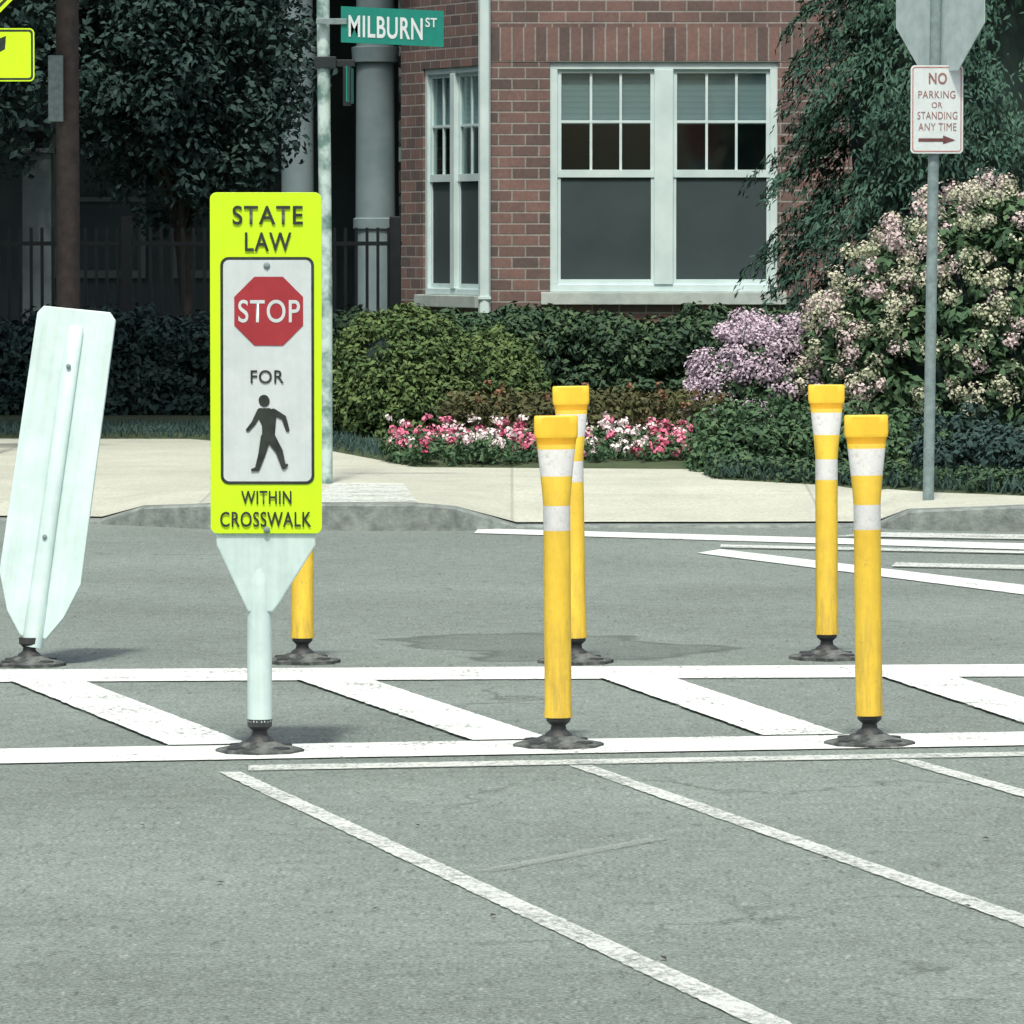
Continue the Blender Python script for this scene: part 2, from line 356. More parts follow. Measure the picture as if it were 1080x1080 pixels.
# ---------------- delineators ----------------
def base(parent,r=.125):
    loft("rubber_base",[(0,0,.0,r,r),(0,0,.010,r,r),(0,0,.014,r*.93,r*.93),(0,0,.019,r*.62,r*.62),(0,0,.032,r*.38,r*.38)],[M_dust],parent,seg=8)
    for i in range(4):
        a=math.pi/4+i*math.pi/2
        o=boxes("lug_%d"%i,[(-.018,.018,-.018,.018,.008,.021)],M_black,parent,.004); o.location=(r*.72*math.cos(a),r*.72*math.sin(a),0); o.rotation_euler=(0,0,a)
    loft("hinge_neck",[(0,0,.026,.040,.040),(0,0,.038,.036,.036),(0,0,.048,.022,.022),(0,0,.060,.020,.020),(0,0,.072,.033,.033),(0,0,.092,.034,.034)],[M_black],parent,seg=20)
def delineator(u,v,lean=0,rz=0,h=.905,lx=0):
    g=G(u,v,0); e=empty("delineator_post",g,rz)
    base(e)
    t=empty("tube",(0,0,0),0,e); t.rotation_euler=(lx,lean,0)
    R=.0370; zs=[.082,.09,.11,.3,.58,.592,.66,.67,.70,.74,.775,.813,.826,.84,.845,.855,.88,h-.004,h]
    rings=[]
    for z in zs:
        k=max(0,min(1,(z-.66)/(.845-.66))); k=k**1.2
        rx=R*(1-k)+.0555*k; ry=R*(1-k)+.013*k
        if z<.10: rx*=1.05; ry*=1.05
        if z>=.845: rx=.0600; ry=.015
        if .845<=z<.85: rx=.0585
        if z==h: rx-=.003; ry-=.004
        rings.append((0,0,z,rx,ry))
    def mf(z):
        if .592<z<.66 or .74<z<.813: return 1
        if z>.845: return 2
        if .826<z<.845: return 3
        return 0
    loft("tube_body",rings,[M_yel,M_refl,M_yel2,M_org],t,seg=32,matfn=mf)
    return e
delineator(589,788,-.008,.1)
delineator(917,786,-.013,-.05)
delineator(607,699,-.018,.05)
delineator(872,695,-.004,0)
delineator(319,699,.0,.1)
# ---------------- pedestrian sign ----------------
d0=G(274,794,0); SC=d0.y/F
ps=empty("crosswalk_sign",d0)
base(ps,.12)
def L(u,v):
    p=P(u,v,d0.y); return (p.x-d0.x,p.z)
def LR(u0,v0,u1,v1): a=L(u0,v0);b=L(u1,v1); return a[0],b[0],b[1],a[1]
x0,x1,z0,z1=LR(222,203,340,562)
prism("panel",rrect(x0,x1,z0,z1,.018),-.034,-.028,M_neon,ps,.001)
loft("post",[(0,0,z,.0335,.0335) for z in (.085,.3,.45)]+[(0,0,.47,.034,.030),(0,0,.55,.04,.02),(0,0,.7,.03,.016),(0,0,1.4,.03,.016)],[M_plast],ps,seg=28)
pts=[L(228,560),L(334,560),L(333,575),L(296,634),L(288,645),L(262,645),L(257,634),L(229,575)]
prism("neck_plate",pts,-.026,-.006,M_plast,ps,.004)
a=LR(233,271,332,510)
ring("border_ring",rrect(*a,.022),rrect(a[0]+.0075,a[1]-.0075,a[2]+.0075,a[3]-.0075,.016),-.0362,M_ink,ps)
flat("white_field",rrect(a[0]+.0075,a[1]-.0075,a[2]+.0075,a[3]-.0075,.016),-.0358,M_signw,ps)
cx,cz=L(284,328); ro=.0965*1.035
octo=[(cx+ro*math.cos(math.radians(22.5+45*i)),cz+ro*math.sin(math.radians(22.5+45*i))) for i in range(8)]
flat("stop_octagon",octo,-.0375,M_red,ps)
y=-.0385
def T(s,b,mat,off=.03,yy=y): text("text_"+s.lower(),s,*LR(*b),yy,mat,ps,off)
T("STOP",(252,316,317,340),M_signw,.010)
T("STATE",(246,217,320,237),M_ink,.012); T("LAW",(259,245,308,265),M_ink,.012)
T("FOR",(265,390,300,404),M_ink,.01)
T("WITHIN",(255,517,308,531),M_ink,.014); T("CROSSWALK",(233,539,329,555),M_ink,.012)
def seg2(name,a,b,ra,rb,yy):
    a=Vector(L(*a));b=Vector(L(*b)); ra*=SC; rb*=SC; d=(b-a).normalized(); n=Vector((-d.y,d.x)); p=[]
    ang=math.atan2(n.y,n.x)
    for i in range(9): t=ang+math.pi*i/8; p.append((a.x+ra*math.cos(t),a.y+ra*math.sin(t)))
    for i in range(9): t=ang+math.pi+math.pi*i/8; p.append((b.x+rb*math.cos(t),b.y+rb*math.sin(t)))
    flat(name,p,yy,M_ink,ps)
Y=-.038
seg2("ped_head",(279,421.5),(279.5,423),5.6,5.6,Y)
flat("ped_torso",[L(*q) for q in [(275,430),(285,430),(291,433),(292,440),(290,463),(277,463),(277,448),(272,438)]],Y-.0002,M_ink,ps)
for i,(p,q,r1,r2) in enumerate([((275,433),(268,446),3.2,2.4),((268,446),(262,453),2.4,1.9),((289,434),(300,440),3.6,2.6),((300,440),(304,453),2.6,2.0),
    ((281,461),(277,478),5.4,3.8),((277,478),(272,494),3.8,2.6),((272,494),(267,495),2.2,1.6),
    ((286,461),(295,475),5.4,3.8),((295,475),(300,492),3.8,2.4),((300,492),(303,490),2.0,1.6)]):
    seg2("ped_part_%d"%i,p,q,r1,r2,Y-.0004-.0002*i)
for i,(u,v) in enumerate([(282,280),(282,558)]):
    q=L(u,v); o=loft("bolt_%d"%i,[(0,0,0,.009,.009),(0,0,.003,.009,.009),(0,0,.006,.005,.005)],[M_galv],ps,seg=12); o.location=(q[0],-.036,q[1]); o.rotation_euler=(math.pi/2,0,0)
d1=G(31,702,0); rs=empty("crosswalk_sign.001",d1); base(rs,.12)
tl=empty("leaning_panel",(0,0,0),0,rs); tl.rotation_euler=(math.radians(-6),math.radians(7.0),math.radians(-8))
k=1/ (F/d1.y)
def q2(x,z): return (x*k,z*k)
pp=[q2(-46,95),q2(-44,372),q2(-38,380),q2(34,382),q2(41,374),q2(43,92),q2(30,55),q2(14,30),q2(-14,30),q2(-32,55)]
prism("panel",pp,-.006,.008,M_plast,tl,.003)
loft("post",[(0,0,.06,.034,.034),(0,0,.16,.034,.034),(0,-.012,.24,.03,.026),(0,-.014,.5,.028,.020),(0,-.014,1.10,.027,.018),(0,-.010,1.115,.02,.01)],[M_plast],tl,seg=20)
for i,z in enumerate((.42,.98)):
    o=loft("bolt_%d"%i,[(0,0,0,.008,.008),(0,0,.004,.008,.008),(0,0,.008,.004,.004)],[M_galv],tl,seg=10); o.location=(.0,-.036,z); o.rotation_euler=(math.pi/2,0,0)
# ---------------- street-name sign pole ----------------
g=G(344,511,.12); sp=empty("street_name_sign",g); D=g.y
def W(u,v,d,o): p=P(u,v,d); return (p.x-o.x,p.z-o.z)
hw=.033
loft("pole",[(0,0,-.02,hw,hw),(0,0,1,hw,hw),(-.01,0,2.2,hw,hw),(-.02,0,3.4,hw,hw),(-.02,0,3.42,.02,.02)],[M_polep],sp,seg=16)
nb=empty("blade",(0,-.06,0),0,sp)
pl=[W(360,7,D,g),W(468,12,D,g),W(468,50,D,g),W(360,45,D,g)]
prism("blade_plate",[pl[3],pl[2],pl[1],pl[0]],-.003,.003,M_green,nb)
BR=lambda A,B:(A[0],B[0],B[1],A[1])
for nm,s,b in (("text_milburn","MILBURN",(368,16,446,39)),("text_st","ST",(449,15,461,25))):
    tm=text(nm,s,*BR(W(b[0],b[1],D,g),W(b[2],b[3],D,g)),-.006,M_signw,nb,.018)
    tm.data.transform(Matrix(((1,0,0,0),(0,1,0,0),(-.045,0,1,.045*pl[0][0]),(0,0,0,1))))
zz=W(350,22,D,g)[1]; z6=W(350,66,D,g)[1]
boxes("blade_bracket",[(-.045,pl[0][0]+.03,-.075,-.045,zz-.02,zz+.01)],M_galv,sp,.003)
boxes("cross_bracket",[(-.055,.055,-.045,.045,z6-.03,z6+.03),(.055,.15,-.02,.02,z6-.02,z6+.015),(.09,.13,-.03,.03,z6-.22,z6-.02)],M_iron,sp,.003)
cbl=prism("cross_blade",[(0,0),(.52,0),(.52,.18),(0,.18)],-.003,.003,M_green,sp); cbl.rotation_euler=(0,0,math.radians(88)); cbl.location=(.115,-.25,W(350,108,D,g)[1])
# ---------------- stop sign back + restriction sign ----------------
g=G(979,525,.12); ss=empty("stop_sign",g); D=g.y
tx=W(988,0,D,g)[0]; ht=W(0,-75,D,g)[1]
pr=.027
loft("post",[(0,0,-.02,pr,pr*.7),(tx*.5,0,ht*.5,pr,pr*.7),(tx,0,ht,pr,pr*.7)],[M_galv],ss,seg=12)
cxz=W(992,-8,D,g); oc=empty("octagon",(cxz[0],.03,cxz[1]),math.radians(-60),ss); R8=.381/math.cos(math.radians(22.5))
p8=[(R8*math.cos(math.radians(22.5+45*i)),R8*math.sin(math.radians(22.5+45*i))) for i in range(8)]
prism("octagon_plate",p8,-.002,.002,M_alu,oc)
flat("octagon_face",[(x*.99,z*.99) for x,z in p8],.0035,M_red,oc)
rp=empty("restriction_plate",(0,0,0),0,ss)
A=W(960,69,D,g);B=W(1015,162,D,g)
prism("plate",rrect(A[0],B[0],B[1],A[1],.02),-.040,-.036,M_signw,rp)
M_rtx=simple("faded_red_ink",(.20,.075,.075),(.32,.18,.17),60,.6)
M_rbd=simple("red_border_ink",(.32,.10,.09),(.42,.22,.20),60,.6)
ring("plate_border",rrect(A[0]+.008,B[0]-.008,B[1]+.008,A[1]-.008,.016),rrect(A[0]+.013,B[0]-.013,B[1]+.013,A[1]-.013,.012),-.0412,M_rbd,rp)
def T2(s,b,off=.02):
    P0=W(b[0],b[1],D,g);P1=W(b[2],b[3],D,g); text("text_"+s.split()[0].lower(),s,P0[0],P1[0],P1[1],P0[1],-.042,M_rtx,rp,off)
T2("NO",(979,77,998,89),.02); T2("PARKING",(968,96,1007,104),.0); T2("OR",(982,108,993,114),.0); T2("STANDING",(967,118,1009,126),.0); T2("ANY TIME",(968,130,1008,138),0)
ar=[W(*q,D,g) for q in [(968,146),(994,146),(994,143),(1007,148),(994,152),(994,149.5),(968,149.5)]]
flat("arrow",ar,-.042,simple("dark_arrow_ink",(.10,.04,.04),(.14,.06,.06),30),rp)
# ---------------- yellow pedestrian warning sign (top left) ----------------
g=Vector((P(-18,0,33).x,33,.12)); ws=empty("pedestrian_warning_sign",g); D=33
loft("post",[(0,0,0,.03,.03),(0,0,4.0,.03,.03)],[M_galv],ws,seg=12)
A=W(-73,30,D,g);B=W(37,86,D,g)
prism("plaque",rrect(A[0],B[0],B[1],A[1],.03),-.040,-.036,M_neon,ws)
ring("plaque_border",rrect(A[0]+.008,B[0]-.008,B[1]+.008,A[1]-.008,.022),rrect(A[0]+.020,B[0]-.020,B[1]+.020,A[1]-.020,.016),-.0412,M_ink,ws)
flat("plaque_arrow",[W(*q,D,g) for q in [(-48,78),(-52,58),(-42,64),(-8,44),(7,38),(6,52),(-34,74),(-30,82)]],-.0412,M_ink,ws)
c=W(-18,-67,D,g); r=.54
prism("diamond",[(c[0],c[1]-r),(c[0]+r,c[1]),(c[0],c[1]+r),(c[0]-r,c[1])],-.040,-.036,M_neon,ws)
def dia(q): return [(c[0],c[1]-q),(c[0]+q,c[1]),(c[0],c[1]+q),(c[0]-q,c[1])]
ring("diamond_border",dia(r-.03),dia(r-.055),-.0412,M_ink,ws)
# ---------------- utility pole ----------------
g=Vector((P(72,300,37).x,37,.1)); up=empty("utility_pole",g)
loft("shaft",[(0,0,0,.085,.085),(0,0,.9,.078,.078),(0,0,2,.075,.075),(-.0,0,7,.065,.065)],[M_wood],up,seg=16)
a=W(50,58,36.8,g); b=W(66,128,36.8,g)
boxes("notice_plate",[(a[0],b[0],-.16,-.10,b[1],a[1])],M_galv,up,.004)
g=Vector((P(40,235,43).x,43,.1)); lp=empty("lantern_pillar",g)
z1=W(0,162,43,g)[1]
boxes("pillar",[(-.11,.11,-.11,.11,0,z1),(-.14,.14,-.14,.14,z1,z1+.04)],simple("grey_render",(.17,.22,.23),(.12,.16,.17),6,.8),lp,.006)
loft("lantern",[(0,0,z1+.04,.04,.04),(0,0,z1+.08,.04,.04),(0,0,z1+.10,.10,.10),(0,0,z1+.17,.13,.13),(0,0,z1+.20,.09,.09),(0,0,z1+.27,.02,.02)],[M_iron],lp,seg=8)
# ---------------- brick house ----------------
bh=empty("brick_house",(0,45,0))
def X(u): return P(u,250,45).x
def Z(v): return P(540,v,45).z
M_glass,n,b=newmat("window_glass"); tr=N(n,'ShaderNodeBsdfTransparent'); tr.inputs[0].default_value=(.75,.82,.82,1); gl=N(n,'ShaderNodeBsdfGlossy'); gl.inputs[0].default_value=(.8,.9,.9,1); gl.inputs['Roughness'].default_value=.04
mx=N(n,'ShaderNodeMixShader'); mx.inputs[0].default_value=.12; n.links.new(tr.outputs[0],mx.inputs[1]); n.links.new(gl.outputs[0],mx.inputs[2]); n.links.new(mx.outputs[0],n.nodes['Material Output'].inputs[0])
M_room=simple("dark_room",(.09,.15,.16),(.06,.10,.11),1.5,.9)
M_screen=simple("insect_screen",(.046,.070,.075),(.034,.053,.058),2,.8)
def blinds_mat():
    m,n,b=newmat("blinds"); s=N(n,'ShaderNodeSeparateXYZ'); n.links.new(coords(n),s.inputs[0])
    f=math_(n,'FRACT',math_(n,'MULTIPLY',s.outputs[2],22.0))
    n.links.new(ramp(n,f,[(.0,(.44,.50,.52)),(.25,(.60,.67,.70)),(.9,(.54,.61,.64))]),b.inputs['Base Color']); return m
M_blind=blinds_mat()
def window(par,x0,x1,z0,z1,units,tag,cols=3,fr=.06,mw=.15):
    y0,y1=.02,.10
    fb=[(x0,x1,y0,y1,z1-fr,z1),(x0,x1,y0,y1,z0,z0+fr),(x0,x0+fr,y0,y1,z0+fr,z1-fr),(x1-fr,x1,y0,y1,z0+fr,z1-fr)]
    wu=(x1-x0-2*fr); mull=mw if units>1 else 0; uw=(wu-mull*(units-1))/units
    mb=[];gp=[];bl=[];sc=[]
    for i in range(units):
        a=x0+fr+i*(uw+mull); b_=a+uw; zm=z0+(z1-z0)*.515
        if i<units-1: fb.append((b_,b_+mull,y0-.012,y1,z0+fr,z1-fr))
        s=.030
        mb+=[(a,b_,.045,.085,z1-fr-s,z1-fr),(a,b_,.040,.085,zm-.03,zm+.03),(a,a+s,.045,.085,zm+.03,z1-fr-s),(b_-s,b_,.045,.085,zm+.03,z1-fr-s)]
        zz=(zm+.03+z1-fr-s)/2; mb.append((a+s,b_-s,.052,.075,zz-.010,zz+.010))
        for c in range(1,cols):
            xc=a+s+(uw-2*s)*c/cols; mb+=[(xc-.010,xc+.010,.0535,.0735,zm+.03,zz-.010),(xc-.010,xc+.010,.0535,.0735,zz+.010,z1-fr-s)]
        mb+=[(a,b_,.050,.085,z0+fr,z0+fr+.04),(a,a+.025,.050,.085,z0+fr+.04,zm-.03),(b_-.025,b_,.050,.085,z0+fr+.04,zm-.03)]
        gp.append((a+.01,b_-.01,.063,.066,zm,z1-fr-.01))
        sc.append((a+.025,b_-.025,.060,.064,z0+fr+.04,zm-.03))
        bl.append((a,b_,.09,.095,zz-.02,z1-fr))
    boxes("window_frame_"+tag,fb,M_trim,par,.004); boxes("sashes_"+tag,mb,M_trim,par); boxes("glass_"+tag,gp,M_glass,par); boxes("screens_"+tag,sc,M_screen,par)
    boxes("blinds_"+tag,bl,M_blind,par)
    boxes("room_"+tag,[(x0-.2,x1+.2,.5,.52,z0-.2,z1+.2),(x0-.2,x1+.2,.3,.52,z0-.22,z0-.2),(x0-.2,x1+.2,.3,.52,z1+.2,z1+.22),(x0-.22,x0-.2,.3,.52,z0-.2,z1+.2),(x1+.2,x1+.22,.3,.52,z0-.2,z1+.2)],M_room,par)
wx0,wx1,wz0,wz1=X(580),X(820),Z(308),Z(65)
XL,XR,ZT=X(516),9.0,6.6
boxes("front_wall",[(XL,wx0,0,.3,-.03,wz1),(wx1,XR,0,.3,-.03,wz1),(wx0,wx1,0,.3,-.03,wz0-.08),(XL,XR,0,.3,wz1+.27,ZT)],M_brick,bh)
sold=boxes("soldier_course",[(XL+.001,XR,-.004,.29,0,.27)],M_brickv,bh); sold.location=(0,0,wz1)
boxes("window_sill",[(wx0-.07,wx1+.07,-.07,.2,wz0-.10,wz0-.002)],M_stone,bh,.006)
window(bh,wx0,wx1,wz0,wz1,2,"double",3)
LBx=P(423,250,46.7).x; A=Vector((LBx,1.7,0)); B=Vector((XL-.002,0,0)); ln=(B-A).length; ang=math.atan2(B.y-A.y,B.x-A.x)
bay=empty("bay_wall",A,ang,bh)
def s_of(u):
    r=ray(u,250); a=Vector((A.x,45+A.y)); d=Vector((B.x-A.x,B.y-A.y)); k_=r.x/r.y
    t=(k_*a.y-a.x)/(d.x-k_*d.y); return t*ln
b0,b1=s_of(446),s_of(506); bz0,bz1=Z(312),Z(68)
boxes("bay_brick",[(0,b0,0,.3,-.03,ZT),(b1,ln,0,.3,-.03,ZT),(b0,b1,0,.3,-.03,bz0-.08),(b0,b1,0,.3,bz1,ZT)],M_brick,bay)
boxes("bay_sill",[(b0-.05,b1+.05,-.06,.2,bz0-.10,bz0-.002)],M_stone,bay,.006)
window(bay,b0,b1,bz0,bz1,2,"bay",2,.05,.09)
boxes("side_wall",[(LBx,LBx+.3,1.72,11,-.03,ZT),(LBx+.3,XR,10.7,11,-.03,ZT),(XR-.3,XR,.31,10.69,-.03,ZT)],M_brick,bh)
mesh("roof",[(LBx-.4,-.4,ZT),(XR+.4,-.4,ZT),(XR+.4,11.4,ZT),(LBx-.4,11.4,ZT),(2,5.5,ZT+3),(6,5.5,ZT+3)],[(0,1,5,4),(1,2,5),(2,3,4,5),(3,0,4),(0,3,2,1)],simple("shingles",(.10,.10,.10),(.06,.06,.065),8,.9),bh)
dp=X(511)
loft("downspout",[(dp,-.06,.6,.048,.04),(dp,-.06,3,.048,.04),(dp,-.06,ZT-.1,.048,.04)],[M_trim],bh,seg=8)
boxes("downspout_straps",[(dp-.052,dp+.052,-.105,.0,z,z+.02) for z in (.9,4.6)],M_trim,bh)
boxes("gutter",[(LBx-.4,XR+.4,-.42,-.30,ZT-.12,ZT+.0)],M_trim,bh)
# ---------------- porch house on the left ----------------
ph=empty("porch_house",(0,47,0))
M_dw=simple("dark_siding",(.060,.090,.096),(.040,.062,.068),2,.85)
M_col=simple("grey_column",(.19,.26,.28),(.13,.19,.21),3,.7)
boxes("wall",[(-12,-1.0,3.0,3.3,0,6)],M_dw,ph)
def X2(u): return P(u,250,47).x
for i,(u,r) in enumerate([(314,.135),(396,.165),(-40,.13)]):
    x=X2(u); y=0
    loft("column_%d"%i,[(x,y,.1,r*1.35,r*1.35),(x,y,.45,r*1.35,r*1.35),(x,y,.46,r*1.15,r*1.15),(x,y,.55,r*1.02,r*1.02),(x,y,1.45,r,r),(x,y,1.46,r*1.12,r*1.12),(x,y,1.54,r*1.12,r*1.12),(x,y,1.55,r,r),(x,y,2.82,r*.95,r*.95),(x,y,2.83,r*1.15,r*1.15),(x,y,2.95,r*1.2,r*1.2),(x,y,2.96,r*.95,r*.95),(x,y,3.75,r*.95,r*.95)],[M_col],ph,seg=24)
boxes("porch_beam",[(-12,-.92,-.25,.25,3.75,4.2)],M_col,ph); boxes("porch_roof",[(-12.2,-.92,-.5,3.4,4.2,4.35)],M_dw,ph); boxes("porch_floor",[(-12,-.95,-.3,3,0,.35)],simple("porch_floor",(.12,.14,.14),(.09,.1,.1)),ph)
M_dim=simple("dim_trim",(.12,.165,.175),(.09,.125,.13),3,.7)
for i,u in enumerate((102,230)):
    x=X2(u)*1.06
    boxes("porch_window_frame_%d"%i,[(x-.42,x-.36,2.95,3.0,1.1,2.35),(x+.36,x+.42,2.95,3.0,1.1,2.35),(x-.42,x+.42,2.94,3.0,2.35,2.42),(x-.42,x+.42,2.94,3.0,1.03,1.1),(x-.36,x+.36,2.95,3.0,1.7,1.74)],M_dim,ph)
fe=empty("iron_fence",(0,41,0)); fx0,fx1=P(-150,250,41).x,P(424,250,41).x
L_=[];x=fx0; zt=P(0,240,41).z
while x<fx1: L_.append((x-.011,x+.011,-.011,.011,.2,zt)); x+=.078
boxes("pickets",L_,M_iron,fe); boxes("rails",[(fx0,fx1,-.016,.016,zt-.13,zt-.10),(fx0,fx1,-.016,.016,.35,.38)],M_iron,fe)
boxes("fence_posts",[(x-.04,x+.04,-.04,.04,.1,zt+.08) for x in np.linspace(fx0,fx1-.05,5)],M_iron,fe,.006)
# ---------------- vegetation ----------------
M_core=simple("foliage_core",(.022,.042,.037),(.016,.030,.027),6,.95)  # dark filler body painted as inner shade, teal lifted like haze
ML_hedge=leafmat("hedge_leaves",(.030,.066,.048),(.052,.098,.056),(.095,.150,.068))
ML_bright=leafmat("bright_leaves",(.040,.082,.042),(.085,.140,.050),(.15,.215,.08))
ML_dark=leafmat("dark_leaves",(.024,.050,.050),(.036,.070,.064),(.052,.096,.078))  # shade on the left trees and hedge is put into these greens
ML_fir=leafmat("evergreen_leaves",(.030,.074,.064),(.045,.102,.076),(.072,.142,.095))
ML_hyd=leafmat("hydrangea_leaves",(.032,.070,.044),(.060,.118,.060),(.11,.18,.085))
ML_cream=leafmat("cream_flowers",(.24,.32,.18),(.46,.48,.36),(.60,.55,.49))
ML_blush=leafmat("blush_flowers",(.36,.31,.30),(.52,.44,.44),(.64,.56,.55))
ML_lilac=leafmat("lilac_flowers",(.32,.26,.34),(.50,.42,.50),(.66,.57,.66))
ML_pink=leafmat("pink_flowers",(.45,.05,.13),(.66,.20,.31),(.85,.55,.60))
ML_wf=leafmat("white_flowers",(.62,.46,.50),(.80,.72,.72),(.88,.85,.83))
ML_bronze=leafmat("bronze_leaves",(.045,.048,.025),(.08,.085,.04),(.12,.135,.055))
M_bark=simple("bark",(.06,.055,.045),(.035,.033,.028),10,.9,.5)
def hedge(name,x0,x1,y0,y1,z1,mat,n,size=.03,per=45,rad=.11,z0=.16,top=.05):
    e=empty(name,(0,0,0))
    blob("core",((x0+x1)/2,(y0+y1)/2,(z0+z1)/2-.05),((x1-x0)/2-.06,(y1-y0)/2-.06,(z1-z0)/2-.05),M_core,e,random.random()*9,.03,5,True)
    a=rng.random((n,3)); C=np.stack([x0+a[:,0]*(x1-x0),y0+a[:,1]*(y1-y0),z0+a[:,2]*(z1-z0)],1)
    ft=rng.random(n); fr=ft<.6; C[fr,1]=y0+rng.normal(size=fr.sum())*.05
    tp=(ft>=.6)&(ft<.92); C[tp,2]=z1+rng.normal(size=tp.sum())*top
    sd=ft>=.92; C[sd,0]=np.where(rng.random(sd.sum())<.5,x0,x1)
    C[:,2]+=np.where(C[:,2]>z1-.15,.03*np.sin(C[:,0]*4.3+1)+.015*np.sin(C[:,0]*11),0)
    clumps("leaves",C,rad,per,size,mat,e); return e
def X3(u,d): return P(u,250,d).x
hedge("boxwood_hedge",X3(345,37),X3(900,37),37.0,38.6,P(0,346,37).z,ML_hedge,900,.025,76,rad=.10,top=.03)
def mound(name,c,r,mat,n,size,per,rad,zmin=.14,up=.5):
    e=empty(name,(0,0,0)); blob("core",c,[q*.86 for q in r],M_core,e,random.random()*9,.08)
    d=rng.normal(size=(n,3)); d/=np.linalg.norm(d,axis=1,keepdims=True); d[:,1]=-np.abs(d[:,1])*np.where(rng.random(n)<.75,1,-1)
    C=np.array(c)+d*np.array(r)*(.9+.14*rng.random((n,1))); C=C[C[:,2]>zmin]
    clumps("leaves",C,rad,per,size,mat,e,up=up); return e
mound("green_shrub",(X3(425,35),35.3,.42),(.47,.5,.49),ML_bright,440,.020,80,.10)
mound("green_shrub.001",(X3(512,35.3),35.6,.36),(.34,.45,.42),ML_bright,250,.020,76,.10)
hedge("dark_hedge",X3(-200,39.5),X3(345,39.5),39.4,40.4,P(0,352,39.5).z,ML_dark,700,.030,60,.12)
def flowers(par,name,C,mat,r,per,size,vb=None): return clumps(name,C,r,per,size,mat,par,aspect=.8,squash=.8,up=.3,vbase=vb)
def shell(c,r,n,zmin=.3,jit=.08,ymax=.35):
    out=[]
    while len(out)<n:
        d=rng.normal(size=3); d/=np.linalg.norm(d)
        if d[1]>ymax: continue
        p=np.array(c)+d*np.array(r)*(1+jit*rng.random())
        if p[2]>zmin: out.append(p)
    return np.array(out)
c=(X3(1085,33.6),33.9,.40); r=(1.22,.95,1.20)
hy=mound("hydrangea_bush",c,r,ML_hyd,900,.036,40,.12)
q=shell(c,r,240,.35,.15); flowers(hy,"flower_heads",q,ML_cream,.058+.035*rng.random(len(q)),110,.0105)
q=shell(c,r,120,.45,.15); flowers(hy,"blush_flower_heads",q,ML_blush,.058+.035*rng.random(len(q)),110,.0105)
c=(X3(912,33.8),34.3,.48); r=(.44,.5,.55)
hy2=mound("hydrangea_bush.001",c,r,ML_hyd,260,.034,40,.11)
q=shell(c,r,46,.35); flowers(hy2,"flower_heads",q,ML_cream,.072,100,.0105); q=shell(c,r,28,.4); flowers(hy2,"blush_flower_heads",q,ML_blush,.072,100,.0105)
c=(X3(808,34),34.2,.40); r=(.37,.42,.44)
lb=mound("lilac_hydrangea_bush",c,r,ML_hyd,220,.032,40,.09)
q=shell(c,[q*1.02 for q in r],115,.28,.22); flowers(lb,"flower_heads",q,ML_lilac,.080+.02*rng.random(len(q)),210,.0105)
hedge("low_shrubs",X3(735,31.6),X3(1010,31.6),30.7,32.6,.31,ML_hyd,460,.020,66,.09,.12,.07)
hedge("low_shrubs.001",X3(985,29.7),X3(1400,29.7),29.55,31.4,.32,ML_dark,420,.022,64,.09,.12,.05)
def bedy(x): return np.interp(x,[p.x for p in bp],[p.y for p in bp])
n=2600; xs=rng.uniform(X3(745,30.5),X3(1250,30.5),n); ys=bedy(xs)+.03+np.abs(rng.normal(size=n))*.3
C=np.stack([xs,ys,.14+rng.random(n)*.05],1)
e=empty("grass_edging"); quads("blades",C,np.stack([rng.normal(size=n)*.5,-np.ones(n),rng.normal(size=n)*.4],1),.035*(.6+.8*rng.random(n)),.14,ML_dark,rng.random(n),e,np.stack([rng.normal(size=n)*.5,rng.normal(size=n)*.35,np.ones(n)],1))
C2=np.stack([rng.uniform(X3(742,30.5),X3(1250,30.5),420)]*1+[np.zeros(420),.13+rng.random(420)*.09],1); C2[:,1]=bedy(C2[:,0])+.07+rng.random(420)*.3
clumps("ground_cover",C2,.06,34,.017,ML_hedge,e)
n=6000; xs=rng.uniform(X3(-150,38),X3(420,36),n); ys=bedy(xs)+.02+rng.random(n)*.9
C=np.stack([xs,ys,.15+rng.random(n)*.05],1)
quads("turf",C,np.stack([rng.normal(size=n)*.5,-np.ones(n),rng.normal(size=n)*.4],1),.035*(.6+.8*rng.random(n)),.12,ML_dark,rng.random(n),e,np.stack([rng.normal(size=n)*.5,rng.normal(size=n)*.5,np.ones(n)],1))
# flower bed
fb=empty("flower_bed",(0,0,0))
xa,xb=X3(408,31.6),X3(733,31.6)
n=620; C=np.stack([rng.uniform(xa,xb,n),31.25+rng.random(n)*2.0,.16+rng.random(n)*.09],1); C[:,1]=np.maximum(C[:,1],bedy(C[:,0])+.08)
clumps("bed_leaves",C,.07,30,.018,ML_hyd,fb)
n=210; C=np.stack([rng.uniform(xa-.02,xb,n),31.25+rng.random(n)**1.3*1.7,.19+rng.random(n)*.09],1); C[:,1]=np.maximum(C[:,1],bedy(C[:,0])+.06); C[:,2]+=(C[:,1]-31.2)*.05
selp=np.sin(C[:,0]*9)+rng.normal(size=n)*.8
flowers(fb,"pink_blooms",C[selp>-.1],ML_pink,.030+.012*rng.random((selp>-.1).sum()),20,.012)
flowers(fb,"white_blooms",C[selp<=-.1],ML_wf,.028+.012*rng.random((selp<=-.1).sum()),18,.011)
n=330; C=np.stack([rng.uniform(X3(470,34),X3(760,34),n),rng.uniform(33.2,35,n),.22+rng.random(n)*.22],1)
clumps("bronze_leaves",C,.08,30,.022,ML_bronze,fb)
C=C[::9]+np.array([0,-.1,.08]); flowers(fb,"small_rust_blooms",C,leafmat("rust_flowers",(.15,.08,.05),(.22,.12,.08),(.3,.22,.1)),.03,14,.012)
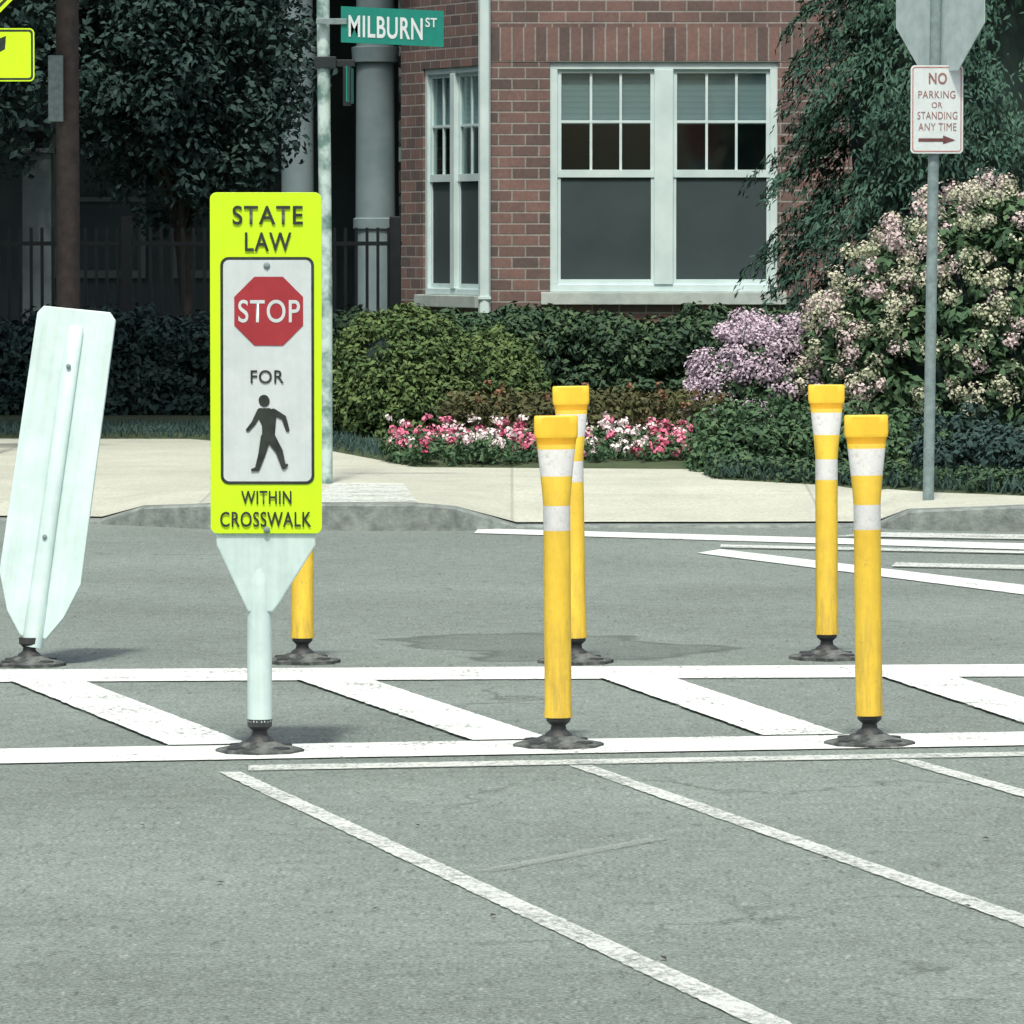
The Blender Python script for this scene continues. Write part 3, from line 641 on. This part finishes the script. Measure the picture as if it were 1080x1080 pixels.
# evergreen tree
def evergreen(name,x,y,h,r,n=900,z0=.3):
    e=empty(name,(0,0,0)); limb("trunk",[(x,y,0),(x,y,h*.5),(x,y,h*.97)],[.16,.1,.02],M_bark,e)
    loft("core",[(x,y,z0,r*.5,r*.5),(x,y,h*.3,r*.62,r*.62),(x,y,h*.7,r*.35,r*.35),(x,y,h*.95,.05,.05)],[M_core],e,seg=20)
    CC=[];dirs=[]
    for i in range(n):
        t=rng.random()**1.15; z=z0+t*(h-z0); rr=r*(1-t**1.6)*(.78+.3*rng.random())*(1+.10*math.sin(z*5+i)); a=rng.random()*2*math.pi
        CC.append((x+rr*math.cos(a),y+rr*math.sin(a),z)); dirs.append((math.cos(a),math.sin(a)))
    CC=np.array(CC); dirs=np.array(dirs); per=74
    s=rng.random((n,per)); side=rng.normal(size=(n,per))*.08
    L0=.16+.2*rng.random((n,1))
    px=CC[:,0:1]+dirs[:,0:1]*(s-.4)*L0-dirs[:,1:2]*side
    py=CC[:,1:2]+dirs[:,1:2]*(s-.4)*L0+dirs[:,0:1]*side
    pz=CC[:,2:3]+.06-s*s*L0*.9-np.abs(side)*.6+rng.normal(size=(n,per))*.015
    C=np.stack([px,py,pz],2).reshape(-1,3)
    tang=np.stack([np.repeat(dirs[:,0],per)*.6,np.repeat(dirs[:,1],per)*.6,-np.repeat(np.ones(n),per)],1)+rng.normal(size=C.shape)*.6
    Nn=np.stack([np.repeat(dirs[:,0],per),np.repeat(dirs[:,1],per),np.full(n*per,.6)],1)+rng.normal(size=C.shape)*.5
    var=.2+.45*np.repeat(rng.random(n),per)*1.0+.3*(1-s.reshape(-1))+rng.normal(size=n*per)*.1
    quads("sprays",C,Nn,.028*(.6+.8*rng.random(n*per)),.30,ML_fir,var,e,tang); return e
evergreen("evergreen_tree",X3(1012,38.6),38.8,7.5,1.20,1900)
evergreen("evergreen_tree.001",X3(1300,39),39.6,8,1.6,900)
def tree(name,x,y,crown,r,trunk_h,mat,n,size,per,rad,tr=.14):
    e=empty(name,(0,0,0)); limb("trunk",[(x,y,0),(x+.05,y,trunk_h*.5),(x,y,trunk_h),(crown[0],crown[1],crown[2]+r[2]*.5)],[tr,tr*.8,tr*.7,tr*.15],M_bark,e)
    for i in range(9):
        a=i*2.4; q=(crown[0]+math.cos(a)*r[0]*.7,crown[1]+math.sin(a)*r[1]*.7,crown[2]+math.sin(i*1.7)*r[2]*.5)
        limb("limb_%d"%i,[(x,y,trunk_h*(.8+.03*i)),((x+q[0])/2,(y+q[1])/2,(trunk_h+q[2])/2+.15),q],[tr*.45,tr*.3,tr*.08],M_bark,e,6)
    d=rng.normal(size=(n,3)); d/=np.linalg.norm(d,axis=1,keepdims=True)
    C=np.array(crown)+d*np.array(r)*(rng.random((n,1))**.4)
    clumps("crown",C,rad,per,size,mat,e,up=.4); return e
tree("small_tree",-2.5,43,(X3(190,43),43,2.85),(1.05,.8,1.35),1.5,ML_dark,360,.034,95,.24,.07)
tree("small_tree.001",-4.6,42.6,(-4.6,42.6,3.0),(1.3,.8,1.5),1.5,ML_dark,260,.040,60,.26,.07)
tree("unseen_shade_tree",-6.8,35.5,(-4.3,35.8,6.6),(3.5,3.4,2.0),4.2,ML_hedge,620,.16,40,.65,.22)  # crown out of frame, added to cast shade over the porch side
tree("unseen_shade_tree.001",-11.5,39,(-11,39,6.4),(3.6,3.4,2.2),4.0,ML_hedge,350,.16,40,.7,.22)
C=np.stack([rng.uniform(-40,40,400),rng.uniform(66,74,400),rng.uniform(0,9,400)],1)
e=empty("distant_trees",(0,0,0)); clumps("crowns",C,1.6,30,.42,ML_dark,e)
boxes("distant_trunks",[(x-.2,x+.2,70,70.4,0,5) for x in range(-38,40,5)],M_bark,e)
e=empty("road_litter",(0,0,0)); C=[G(u,v,.006) for u,v in [(232,930),(520,965),(1040,884),(395,958),(1020,955),(870,905),(150,870),(700,1010),(440,870)]]
C=np.array([tuple(p) for p in C]); quads("leaf_bits",C,np.tile([0,0,1.],(len(C),1))+rng.normal(size=(len(C),3))*.2,.010,.6,M_bark,np.ones(len(C)),e)
print("done")
